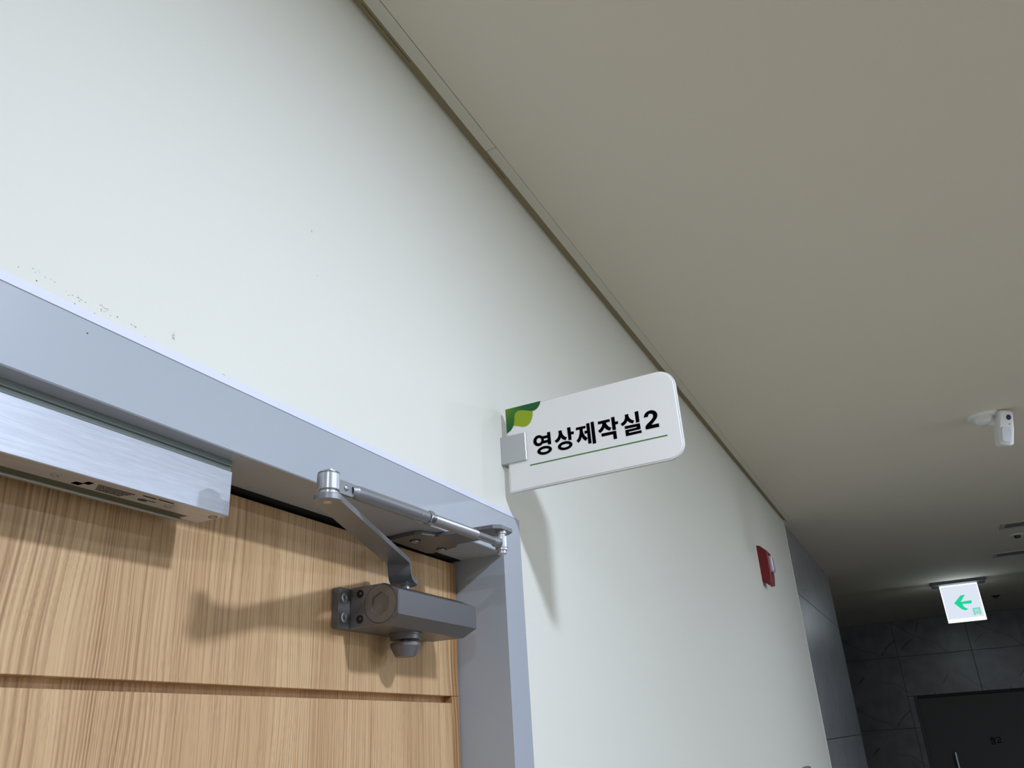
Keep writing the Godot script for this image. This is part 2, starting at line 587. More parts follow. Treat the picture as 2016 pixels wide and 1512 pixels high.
	box(ri2, Vector3(3.2, 0, 3.4), Vector3(8.75, 2.95, 3.5))
	obj("darkened_stretch", ri2, "lobby_dimmed", wr, "unseen wall stretch, made dark to cut bounced light")

func door_and_frame() -> void:
	var d := thing("door_1", "tan wood-grain door in a blue-grey steel frame with a cross groove", "door", Vector3(0.5, 0, DZ), "", "structure")
	var f := mb()
	prism(f, pv([Vector2(0.0, 0.0), Vector2(0.05, 0.0), Vector2(0.05, 2.1015), Vector2(0.9579, 2.1015), Vector2(0.9579, 0.0), Vector2(1.0105, 0.0), Vector2(1.0105, 2.1563), Vector2(0.0, 2.1563)]), Transform3D.IDENTITY, -0.155, 0.002, 0.0009)
	obj("door_frame", f, "frame_steel", d, "blue-grey painted steel frame")
	var fs := mb()
	prism(fs, circle(Vector2(0.3277, 2.1461), 0.0006, 0.0006, 10), Transform3D.IDENTITY, 0.0015, 0.0023)
	obj("paint_speck", fs, "speck_dark", d, "tiny grey speck on the frame")
	# bead of sealant along the top of the frame
	var s := mb()
	prism(s, pv([Vector2(0.0015, 2.1558), Vector2(0.0, 2.1642), Vector2(-0.001, 2.1642), Vector2(-0.001, 2.1558)]), Transform3D(Basis(Vector3(0, 0, 1), Vector3(0, 1, 0), Vector3(-1, 0, 0)), Vector3.ZERO), -1.004, 0.0, 0.0003)
	obj("sealant_bead", s, "sealant", d, "white bead of sealant along the top of the frame")
	var gk := mb()  # black strip standing in for the shade and gap above the leaf
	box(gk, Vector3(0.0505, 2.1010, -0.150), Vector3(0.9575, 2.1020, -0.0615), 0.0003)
	obj("shade_strip", gk, "black_gap", d, "black strip painting in the shaded gap over the door leaf")
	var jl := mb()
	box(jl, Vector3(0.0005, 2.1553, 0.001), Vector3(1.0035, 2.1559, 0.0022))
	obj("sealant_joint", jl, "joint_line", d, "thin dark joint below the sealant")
	# leaf: upper and lower veneered panels, edge strips, groove between
	var z1 := DZ
	var z0 := DZ - 0.0125
	var core := mb()
	box(core, Vector3(0.0545, 0.008, DZ - 0.04), Vector3(0.9555, 2.0972, z0), 0.0005)
	var leaf := obj("door_leaf", core, "wood_veneer", d)
	for p in [["panel", 0.0545, 1.9329, 0.9385, 2.0972, "wood_veneer"], ["panel", 0.0545, 0.008, 0.9385, 1.9248, "wood_veneer"], ["edge_strip", 0.9388, 1.9329, 0.9555, 2.0972, "wood_edge_strip"], ["edge_strip", 0.9388, 0.008, 0.9555, 1.9325, "wood_edge_strip"]]:
		var q := mb()
		box(q, Vector3(p[1], p[2], z0 - 0.001), Vector3(p[3], p[4], z1), 0.0004)
		var o := obj(p[0], q, p[5], leaf)
		o.set_meta("label", "vertical-grained wood veneer" if p[0] == "panel" else "darker wood edge strip")
	for m in ["wood_veneer", "wood_edge_strip"]:
		var w: StandardMaterial3D = M[m]
		w.uv1_scale = Vector3(1.0 / 0.92, 1.0 / 0.46, 1)
		w.uv1_offset = Vector3(0, 0, 0)

func tiles(parent: Node, along_z: bool, fixed: float, cols: Array, rows: Array, skip: Callable) -> void:
	var g := 0.0015
	for i in cols.size() - 1:
		for j in rows.size() - 1:
			if skip.call(cols[i], rows[j]): continue
			var st := mb()
			var a: float = cols[i] + g
			var b: float = cols[i + 1] - g
			var lo: float = rows[j] + g
			var hi: float = rows[j + 1] - g
			var n := Vector3(-1, 0, 0) if along_z else Vector3(0, 0, 1)
			if along_z: box(st, Vector3(fixed, lo, a), Vector3(fixed + 0.008, hi, b), 0.0008)
			else: box(st, Vector3(a - 0.001, lo, fixed - 0.008), Vector3(b + 0.001, hi, fixed), 0.0002)
			var o := obj("tile", st, "marble_lit", parent)
			o.set_meta("label", "grey veined stone tile")

func lobby() -> void:
	for m in ["marble_a", "marble_b", "marble_lit"]:
		M[m].uv1_scale = Vector3(1.0 / 0.6, 1.0 / 0.6, 1)
	# the tiled stretch beyond the painted wall
	var p := mb()
	box(p, Vector3(3.8755, 0, -2.1), Vector3(5.552, 2.95, -0.0125))
	var pw := struct("wall_tiled", p, "grout", "grey stone-tiled wall stretch beyond the white wall's end", "wall")
	var xs := [3.8755, 4.716, 5.556]
	var ys := [0.0, 0.626, 1.226, 1.826, 2.4275, 2.7386]
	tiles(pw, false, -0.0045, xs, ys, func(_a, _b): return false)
	# the end wall
	var e := mb()
	box(e, Vector3(EX + 0.008, 0, -2.1), Vector3(EX + 0.1, 2.95, 0.235))
	box(e, Vector3(EX + 0.008, 2.088, 0.235), Vector3(EX + 0.1, 2.95, 1.285))
	box(e, Vector3(EX + 0.008, 0, 1.285), Vector3(EX + 0.1, 2.95, 3.4))
	var ew := struct("wall_end", e, "grout", "dark stone-tiled end wall of the unlit lobby", "wall")
	var zs := [-2.1, -1.626, -1.022, -0.418, 0.186, 0.235, 0.7925, 1.285, 1.9, 2.5, 3.1, 3.4]
	var yr := [0.0, 0.626, 1.226, 1.826, 2.088, 2.4275, 2.7386]
	# tiles over the door and beside it
	var g := 0.0015
	for cell in [[-2.1, -1.626], [-1.626, -1.022], [-1.022, -0.418], [-0.418, 0.186], [0.186, 0.7925], [0.7925, 1.397], [1.397, 2.0], [2.0, 2.6], [2.6, 3.2]]:
		for r in [[0.026, 0.626], [0.626, 1.226], [1.226, 1.826], [1.826, 2.4275], [2.4275, 2.7386]]:
			var z0: float = cell[0]
			var z1: float = cell[1]
			var y0: float = r[0]
			var y1: float = r[1]
			# cut the tiles round the doorway
			var pieces := [[z0, z1, y0, y1]]
			if z0 > 0.1 and z0 < 1.0 and y0 < 2.0:
				pieces = []
				if y1 > 2.088: pieces.append([z0, z1, 2.088, y1])
				if z0 < 0.235: pieces.append([z0, 0.235, y0, minf(y1, 2.088)])
				if z1 > 1.285: pieces.append([1.285, z1, y0, minf(y1, 2.088)])
			for q in pieces:
				var st := mb()
				box(st, Vector3(EX, q[2] + g, q[0] + g), Vector3(EX + 0.012, q[3] - g, q[1] - g), 0.0008)
				var o := obj("tile", st, "marble_b" if (int(z0 * 10.0) + int(y0 * 10.0)) % 2 else "marble_a", ew)
				o.set_meta("label", "dark grey veined stone tile")
	var lw := mb()
	box(lw, Vector3(5.4, 0, -2.2), Vector3(8.75, 2.95, -2.1))
	struct("wall_lobby", lw, "lobby_dimmed", "unlit wall at the left side of the lobby", "wall")
	# the door in the end wall
	var d := thing("door_2", "dark grey door with a pull handle in the tiled end wall", "door", Vector3(EX, 0, 0.76), "", "structure")
	var fr := mb()
	box(fr, Vector3(EX - 0.004, 0, 0.2352), Vector3(EX + 0.06, 2.0878, 0.262), 0.001)
	box(fr, Vector3(EX - 0.004, 0, 1.258), Vector3(EX + 0.06, 2.0878, 1.2848), 0.001)
	obj("side_jamb", fr, "door_dark", d)
	var li := mb()
	box(li, Vector3(EX - 0.004, 2.066, 0.262), Vector3(EX + 0.06, 2.0878, 1.258), 0.001)
	obj("lintel", li, "lintel_dark", d, "dark lintel")
	var le := mb()
	box(le, Vector3(EX + 0.012, 0.008, 0.263), Vector3(EX + 0.052, 2.064, 1.257), 0.001)
	var leaf := obj("door_leaf", le, "door_dark", d)
	var h := mb()
	box(h, Vector3(EX - 0.05, 1.10, 0.449), Vector3(EX - 0.035, 1.620, 0.467), 0.003)
	for y in [1.18, 1.54]:
		box(h, Vector3(EX - 0.036, y, 0.452), Vector3(EX + 0.013, y + 0.014, 0.464), 0.001)
	obj("pull_handle", h, "zinc", leaf, "vertical steel pull handle")
	# black room name on the leaf: 창고
	var X := side_frame(EX + 0.012)
	var t := mb()
	var o2 := Vector2(0.744, 1.665)
	for q in ["12,51 27,51 27,56 12,56", "2,40 32,40 32,46 2,46", "15,40 23,40 6,22 0,25", "15,40 22,40 34,26 30,22", "33,18 39,18 39,56 33,56", "38,34 44,34 44,40 38,40", "50,46 82,46 82,52 50,52", "76,24 83,24 83,50 76,50", "60,12 67,12 67,32 60,32", "46,6 88,6 88,12 46,12"]:
		prism(t, P(q, o2), X, -0.001, 0.0006)
	ring(t, circle(o2 + Vector2(0.022, 0.008), 0.017, 0.012, 24), circle(o2 + Vector2(0.022, 0.008), 0.010, 0.006, 24), X, -0.001, 0.0006)
	obj("lettering", t, "print_black", leaf, "small black room name")

# ---------------------------------------------------------------- magnetic lock on the head of the frame
func screw(called: String, at: Vector3, dir: Vector3, r: float, m: String, parent: Node, h := 0.0012) -> void:
	var st := mb()
	lathe(st, [Vector2(0.0, -0.0004), Vector2(r * 0.30, -0.0004), Vector2(r * 0.42, h), Vector2(r * 0.80, h), Vector2(r, h * 0.4), Vector2(r, -0.0015)], along(at, dir), 20)
	obj(called, st, m, parent)

func magnetic_lock() -> void:
	var x0 := 0.20
	var x1 := 0.4882
	var zf := -0.0145
	var t := thing("magnetic_lock", "brushed aluminium magnetic door lock under the head of the frame", "door lock", Vector3(0.34, 2.1015, -0.03))
	# rail under the soffit with a groove
	var r := mb()
	box(r, Vector3(x0, 2.0972, -0.0476), Vector3(x1, 2.1015, zf - 0.0006), 0.0003)
	box(r, Vector3(x0, 2.0944, -0.0476), Vector3(x1, 2.0972, zf - 0.0022), 0.0003)
	box(r, Vector3(x0, 2.0922, -0.0476), Vector3(x1, 2.0946, zf - 0.0008), 0.0003)
	box(r, Vector3(x0, 2.0966, -0.0476), Vector3(x1, 2.0974, zf + 0.0002), 0.0003)
	obj("mounting_rail", r, "lock_rail", t, "grooved aluminium rail")
	var b := mb()
	prism(b, pv([Vector2(x0, 0.0145), Vector2(x1 - 0.0002, 0.0145), Vector2(x1 - 0.0002, 0.0476), Vector2(0.4683, 0.0476), Vector2(0.4683, 0.0385), Vector2(x0, 0.0385)]), plan_frame(2.0546), 0.0, 0.0377, 0.0005)
	obj("housing", b, "brushed_aluminium", t, "brushed aluminium housing")
	var bm: StandardMaterial3D = M["brushed_aluminium"]
	bm.uv1_scale = Vector3(1.0 / 0.30, 1.0 / 0.05, 1)
	bm.uv1_offset = Vector3(-0.66, 41.9, 0)
	var k := mb()
	box(k, Vector3(x0, 2.0552, -0.0496), Vector3(0.4680, 2.092, -0.0386), 0.0003)
	obj("magnet_core", k, "magnet_core", t, "dark green potted magnet core")
	for x in [0.3431, 0.4392]:
		screw("screw", Vector3(x, 2.0546, -0.0276), Vector3.DOWN, 0.0036, "zinc", t, 0.0008)
	var h := mb()
	lathe(h, [Vector2(0.0, -0.0003), Vector2(0.0024, -0.0003), Vector2(0.0032, 0.0003), Vector2(0.0036, 0.0)], along(Vector3(0.4822, 2.0546, -0.0255), Vector3.DOWN), 20)
	obj("screw_hole", h, "dark_bore", t)
	# small print on the underside: too small to read in the photograph, so only its marks
	var p := mb()
	box(p, Vector3(0.3650, 2.0544, -0.0292), Vector3(0.3695, 2.0548, -0.0235))
	box(p, Vector3(0.3600, 2.0544, -0.0350), Vector3(0.3660, 2.0548, -0.0295))
	for row in 5:
		var x := 0.3735 + row * 0.0015
		var z := -0.0235 - row * 0.0026
		var k2 := row * 3
		while x < 0.404 - row * 0.001:
			var l := 0.0008 + 0.0012 * fposmod(k2 * 0.37, 1.0)
			box(p, Vector3(x, 2.0544, z), Vector3(x + l, 2.0548, z - 0.0010))
			x += l + 0.0006
			k2 += 1
	for q in [[0.409, -0.0205, 0.012], [0.4225, -0.0195, 0.014]]:
		box(p, Vector3(q[0], 2.0544, q[1]), Vector3(q[0] + q[2], 2.0548, q[1] - 0.0012))
	obj("label_print", p, "print_black", t, "tiny black print")
	var bl := mb()
	prism(bl, circle(Vector2(0.4165, 0.0302), 0.0042, 0.0024, 20), plan_frame(2.0546), -0.0002, 0.0002)
	box(bl, Vector3(0.4200, 2.0544, -0.0288), Vector3(0.4265, 2.0548, -0.0278))
	obj("blue_mark", bl, "print_blue", t, "small dark blue printed mark")
	# armature plate on the door
	var a := thing("armature_plate", "flat steel armature plate on the door behind the magnetic lock", "lock plate", Vector3(0.34, 2.054, -0.05))
	var s := mb()
	box(s, Vector3(x0, 2.0538, -0.0542), Vector3(0.4730, 2.0890, -0.0500), 0.0006)
	obj("plate", s, "armature_steel", a)
	for x in [0.26, 0.42]:
		var c := mb()
		lathe(c, [Vector2(0.0, 0.0), Vector2(0.007, 0.0), Vector2(0.007, 0.0180), Vector2(0.0, 0.0180)], along(Vector3(x, 2.073, DZ), Vector3(0, 0, 1)), 18)
		obj("spacer", c, "zinc", a)

# ---------------------------------------------------------------- door closer
func door_closer() -> void:
	var t := thing("door_closer", "silver hydraulic door closer with folding arm and hexagon end cap", "door closer", Vector3(0.80, 2.0124, DZ))
	var x0 := 0.7155
	var x1 := 0.8788
	var yc := 2.0124
	# mounting flange
	var f := mb()
	var fl := pv([Vector2(0.697, 1.9945), Vector2(0.6985, 1.992), Vector2(0.701, 1.9914), Vector2(0.870, 1.9914), Vector2(0.893, 1.9990), Vector2(0.893, 2.0270), Vector2(0.888, 2.0325), Vector2(0.699, 2.0325), Vector2(0.697, 2.031)])
	prism(f, fl, Transform3D.IDENTITY, DZ, -0.0615, 0.0006)
	obj("mounting_flange", f, "silver_paint", t)
	# body: an octagon-like section, longer than high
	var b := mb()
	var sec := pv([Vector2(-0.0618, yc - 0.0209), Vector2(-0.0190, yc - 0.0211), Vector2(-0.0008, yc - 0.0121), Vector2(-0.0008, yc + 0.0123), Vector2(-0.0195, yc + 0.0211), Vector2(-0.0618, yc + 0.0209)])
	var bev := 0.0012
	prism(b, sec, side_frame(0.0), -x1, -x0 - 0.0022)
	sec = ccw(sec)
	var sin_ := inset(sec, bev)
	var F0 := side_frame(x0)
	for i in sec.size():
		var k := (i + 1) % sec.size()
		var e0 := (sec[k] - sec[i]).normalized()
		quad(b, F0 * Vector3(sec[i].x, sec[i].y, -0.0022), F0 * Vector3(sec[k].x, sec[k].y, -0.0022), F0 * Vector3(sec[k].x, sec[k].y, -bev), F0 * Vector3(sec[i].x, sec[i].y, -bev), F0.basis * Vector3(e0.y, -e0.x, 0))
		quad(b, F0 * Vector3(sec[i].x, sec[i].y, -bev), F0 * Vector3(sec[k].x, sec[k].y, -bev), F0 * Vector3(sin_[k].x, sin_[k].y, 0), F0 * Vector3(sin_[i].x, sin_[i].y, 0), (F0.basis * Vector3(e0.y, -e0.x, 1)).normalized())
	# the end face: from the bevel to the round hole of the cap, sampled along rays from the cap's centre
	var cc := Vector2(-0.0235, yc + 0.0006)
	var angles := []
	for i in 96: angles.append(TAU * i / 96.0)
	for q in sin_: angles.append(fposmod((q - cc).angle(), TAU))
	angles.sort()
	var rim_out := PackedVector2Array()
	var rim_in := PackedVector2Array()
	for a in angles:
		var dv := Vector2(cos(a), sin(a))
		var hit := cc + dv * 0.0205
		for i in sin_.size():
			var x = Geometry2D.segment_intersects_segment(cc, cc + dv * 0.2, sin_[i], sin_[(i + 1) % sin_.size()])
			if x != null and (x - cc).length() > (hit - cc).length() - 0.002: hit = x
		rim_out.append(hit)
		rim_in.append(cc + dv * minf(0.0196, (hit - cc).length() - 0.0002))
	ring(b, rim_out, rim_in, F0, -0.0022, 0.0)
	var body := obj("body", b, "silver_paint", t, "silver painted chamfered body")
	# end cap with a black joint round it and a hexagon recess
	var jr := mb()
	ring(jr, circle(cc, 0.0197, 0.0197, 48), circle(cc, 0.0185, 0.0185, 48), F0, -0.0021, -0.0009)
	obj("cap_joint", jr, "black_gap", body)
	var cp := mb()
	var hexa := PackedVector2Array()
	for i in 48:
		var a := TAU * i / 48.0
		var k := fposmod(a + PI / 6.0 + 0.08, PI / 3.0) - PI / 6.0
		hexa.append(cc + Vector2(cos(a), sin(a)) * 0.0104 / cos(k))
	ring(cp, circle(cc, 0.0191, 0.0191, 48), hexa, F0, -0.0021, 0.0001)
	lathe(cp, [Vector2(0.0, 0.0), Vector2(0.0128, 0.0)], Transform3D(Basis(Vector3(0, 1, 0), Vector3(-1, 0, 0), Vector3(0, 0, 1)), Vector3(x0 + 0.0019, cc.y, cc.x)), 24)
	obj("end_cap", cp, "silver_cap", body, "round end cap with hexagon recess")
	# two adjusting valves above and below
	for y in [2.0256, 1.9999]:
		var h := mb()
		ring(h, circle(Vector2(-0.0486, y), 0.0050, 0.0048, 24), circle(Vector2(-0.0486, y), 0.0045, 0.0043, 24), side_frame(x0), 0.0, 0.0003)
		obj("valve_rim", h, "silver_paint", body)
		var v := mb()
		prism(v, circle(Vector2(-0.0486, y), 0.0045, 0.0043, 24), side_frame(x0), -0.001, 0.00012)
		obj("valve_hole", v, "dark_bore", body)
		var sl := mb()
		box(sl, Vector3(x0 - 0.00025, y - 0.0003, -0.0492), Vector3(x0, y + 0.0016, -0.0470))
		obj("valve_slot", sl, "silver_paint", body)
	for y in [2.0222, 2.0025]:
		screw("screw", Vector3(0.7065, y, -0.0615), Vector3(0, 0, 1), 0.0052, "chrome", t, 0.0009)
	# spindle, boss, regulating knob below
	var S := Vector3(0.789, 0, -0.041)
	var bo := mb()
	lathe(bo, [Vector2(0.0, 2.0348), Vector2(0.0110, 2.0348), Vector2(0.0150, 2.0338), Vector2(0.0150, 2.033)], upright(S))
	obj("spindle_boss", bo, "zinc", t, "bright spindle boss")
	var sp := mb()
	lathe(sp, [Vector2(0.0060, 2.033), Vector2(0.0060, 2.0440), Vector2(0.0, 2.0440)], upright(S), 4)
	obj("spindle", sp, "zinc", t)
	var kn := mb()
	lathe(kn, [Vector2(0.0182, 1.9914), Vector2(0.0182, 1.9892), Vector2(0.0170, 1.9886), Vector2(0.0170, 1.9846), Vector2(0.0164, 1.9842), Vector2(0.0050, 1.9842), Vector2(0.0050, 1.9812), Vector2(0.0160, 1.9812), Vector2(0.0165, 1.9808), Vector2(0.0165, 1.9776), Vector2(0.0110, 1.9670), Vector2(0.0, 1.9666)], upright(S), 36)
	obj("regulating_knob", kn, "silver_paint", t, "silver conical knob under the body")
	# main arm: a flat bar with a round end at the elbow, stepping down to the spindle
	var E := Vector3(0.521, 0, 0.059)
	var run := S - E
	var L := run.length()
	var d := run.normalized()
	var w := d.cross(Vector3.UP).normalized()
	var path := [[0.0, 2.0637, 0.0108], [L - 0.036, 2.0637, 0.0124], [L - 0.0325, 2.0632, 0.0125], [L - 0.0300, 2.0612, 0.0126], [L - 0.0280, 2.0575, 0.0127], [L - 0.0255, 2.0520, 0.0128], [L - 0.0220, 2.0482, 0.0130], [L - 0.0150, 2.0462, 0.0134], [L, 2.0458, 0.0136]]
	var m := mb()
	var hth := 0.0026
	var rings := []
	for k in path.size():
		var a: Array = path[maxi(k - 1, 0)]
		var c: Array = path[mini(k + 1, path.size() - 1)]
		var dirv: Vector3 = (d * (c[0] - a[0]) + Vector3.UP * (c[1] - a[1])).normalized()
		var up: Vector3 = w.cross(dirv).normalized()
		var p: Vector3 = E + d * path[k][0] + Vector3.UP * path[k][1]
		var hw: float = path[k][2]
		rings.append([p - w * hw - up * hth, p + w * hw - up * hth, p + w * hw + up * hth, p - w * hw + up * hth, up])
	for k in rings.size() - 1:
		var q: Array = rings[k]
		var r: Array = rings[k + 1]
		quad_n(m, q[0], q[1], r[1], r[0], -q[4], -q[4], -r[4], -r[4])
		quad_n(m, q[2], q[3], r[3], r[2], q[4], q[4], r[4], r[4])
		quad_n(m, q[1], q[2], r[2], r[1], w, w, w, w)
		quad_n(m, q[3], q[0], r[0], r[3], -w, -w, -w, -w)
	lathe(m, [Vector2(0.0, 2.0608), Vector2(0.0106, 2.0608), Vector2(0.0113, 2.0615), Vector2(0.0113, 2.0659), Vector2(0.0106, 2.0666), Vector2(0.0, 2.0666)], upright(E), 36)
	lathe(m, [Vector2(0.0, 2.0429), Vector2(0.0132, 2.0429), Vector2(0.0139, 2.0436), Vector2(0.0139, 2.0482), Vector2(0.0, 2.0487)], upright(S), 36)
	obj("main_arm", m, "arm_steel", t, "flat steel main arm")
	# elbow joint
	var e := mb()
	lathe(e, [Vector2(0.0, 2.0603), Vector2(0.0034, 2.0604), Vector2(0.0040, 2.0612)], upright(E), 24)
	lathe(e, [Vector2(0.0082, 2.0663), Vector2(0.0082, 2.0690), Vector2(0.0070, 2.0692), Vector2(0.0070, 2.0700), Vector2(0.0088, 2.0702), Vector2(0.0093, 2.0707), Vector2(0.0093, 2.0836), Vector2(0.0088, 2.0841), Vector2(0.0080, 2.0842), Vector2(0.0080, 2.0847), Vector2(0.0091, 2.0849), Vector2(0.0088, 2.0858), Vector2(0.0052, 2.0864), Vector2(0.0050, 2.0876), Vector2(0.0038, 2.0888), Vector2(0.0, 2.0893)], upright(E), 36)
	obj("elbow_joint", e, "chrome", t, "bright round elbow joint")
	# forearm
	var A := Vector3(0.521, 2.0772, 0.059)
	var B := Vector3(0.832, 2.0828, 0.0605)
	var dir := (B - A).normalized()
	var fw := Transform3D(Basis(dir, dir.cross(Vector3.UP).normalized().cross(dir), dir.cross(Vector3.UP).normalized()), A)
	var Lf := A.distance_to(B)
	var tg := mb()
	prism(tg, pv([Vector2(0.006, -0.0062), Vector2(0.030, -0.0062), Vector2(0.034, -0.004), Vector2(0.036, 0.0), Vector2(0.036, 0.0058), Vector2(0.006, 0.0062)]), fw, -0.0016, 0.0016, 0.0004)
	obj("tongue", tg, "arm_steel", t, "flat riveted tongue")
	var rv := mb()
	lathe(rv, [Vector2(0.0026, 0.0), Vector2(0.0024, 0.0008), Vector2(0.0012, 0.0014), Vector2(0.0, 0.0015)], along(A + dir * 0.0215 + fw.basis.z * 0.0016, fw.basis.z), 18)
	obj("rivet", rv, "zinc", t)
	var tb := mb()
	var T := along(A, dir)
	lathe(tb, [Vector2(0.0035, 0.030), Vector2(0.0058, 0.036), Vector2(0.0064, 0.044), Vector2(0.0064, Lf * 0.425), Vector2(0.0060, Lf * 0.432), Vector2(0.0062, Lf * 0.438), Vector2(0.0062, Lf * 0.480), Vector2(0.0045, Lf * 0.481)], T, 28)
	obj("forearm_tube", tb, "arm_steel", t, "steel forearm tube")
	var nu := mb()
	lathe(nu, [Vector2(0.0040, Lf * 0.485), Vector2(0.0070, Lf * 0.486), Vector2(0.0074, Lf * 0.490), Vector2(0.0074, Lf * 0.514), Vector2(0.0068, Lf * 0.518), Vector2(0.0040, Lf * 0.518)], T, 6)
	obj("lock_nut", nu, "zinc", t, "hexagon lock nut")
	var th := mb()
	var prof := [Vector2(0.0046, Lf * 0.475)]
	var z := Lf * 0.518
	while z < Lf * 0.80:
		prof.append(Vector2(0.0056, z))
		prof.append(Vector2(0.0048, z + 0.0012))
		z += 0.0024
	prof.append(Vector2(0.0054, Lf * 0.802))
	prof.append(Vector2(0.0043, Lf * 0.806))
	prof.append(Vector2(0.0043, Lf * 0.93))
	prof.append(Vector2(0.0062, Lf * 0.955))
	prof.append(Vector2(0.0062, Lf * 0.972))
	lathe(th, prof, T, 24)
	obj("threaded_rod", th, "arm_steel", t, "threaded steel rod")
	# shoe bracket under the head of the frame
	var br := mb()
	prism(br, pv([Vector2(0.786, 0.060), Vector2(0.7818, 0.0235), Vector2(0.786, 0.0165), Vector2(0.8054, 0.0096), Vector2(0.8110, -0.030), Vector2(0.8130, -0.060), Vector2(0.8200, -0.0675), Vector2(0.8460, -0.0685), Vector2(0.8530, -0.061), Vector2(0.8547, 0.0096), Vector2(0.8674, 0.0180), Vector2(0.8768, 0.0585), Vector2(0.870, 0.063)]), plan_frame(2.0965), 0.0, 0.0048, 0.0005)
	var sh := obj("shoe_bracket", br, "silver_paint", t, "grey shoe bracket under the frame head")
	for q in [Vector3(0.8055, 2.0965, -0.0375), Vector3(0.8630, 2.0965, -0.0365)]:
		var rc := mb()
		lathe(rc, [Vector2(0.0066, 0.0), Vector2(0.0062, 0.0004), Vector2(0.0, 0.0004)], along(q, Vector3.DOWN), 20)
		obj("screw_recess", rc, "dark_bore", sh)
		screw("screw", q, Vector3.DOWN, 0.0048, "zinc", sh, 0.0022)
	var pj := mb()
	var Q := Vector3(0.832, 0, 0.0605)
	lathe(pj, [Vector2(0.0062, 2.0966), Vector2(0.0062, 2.0936), Vector2(0.0048, 2.0928), Vector2(0.0048, 2.0908), Vector2(0.0066, 2.0905), Vector2(0.0070, 2.0900), Vector2(0.0070, 2.0778), Vector2(0.0066, 2.0774), Vector2(0.0056, 2.0772), Vector2(0.0056, 2.0767), Vector2(0.0074, 2.0765), Vector2(0.0074, 2.0750), Vector2(0.0050, 2.0747), Vector2(0.0050, 2.0730), Vector2(0.0054, 2.0727), Vector2(0.0054, 2.0714), Vector2(0.0042, 2.0700), Vector2(0.0, 2.0694)], upright(Q), 36)
	obj("pivot_joint", pj, "chrome", t, "chrome pivot joint at the bracket")

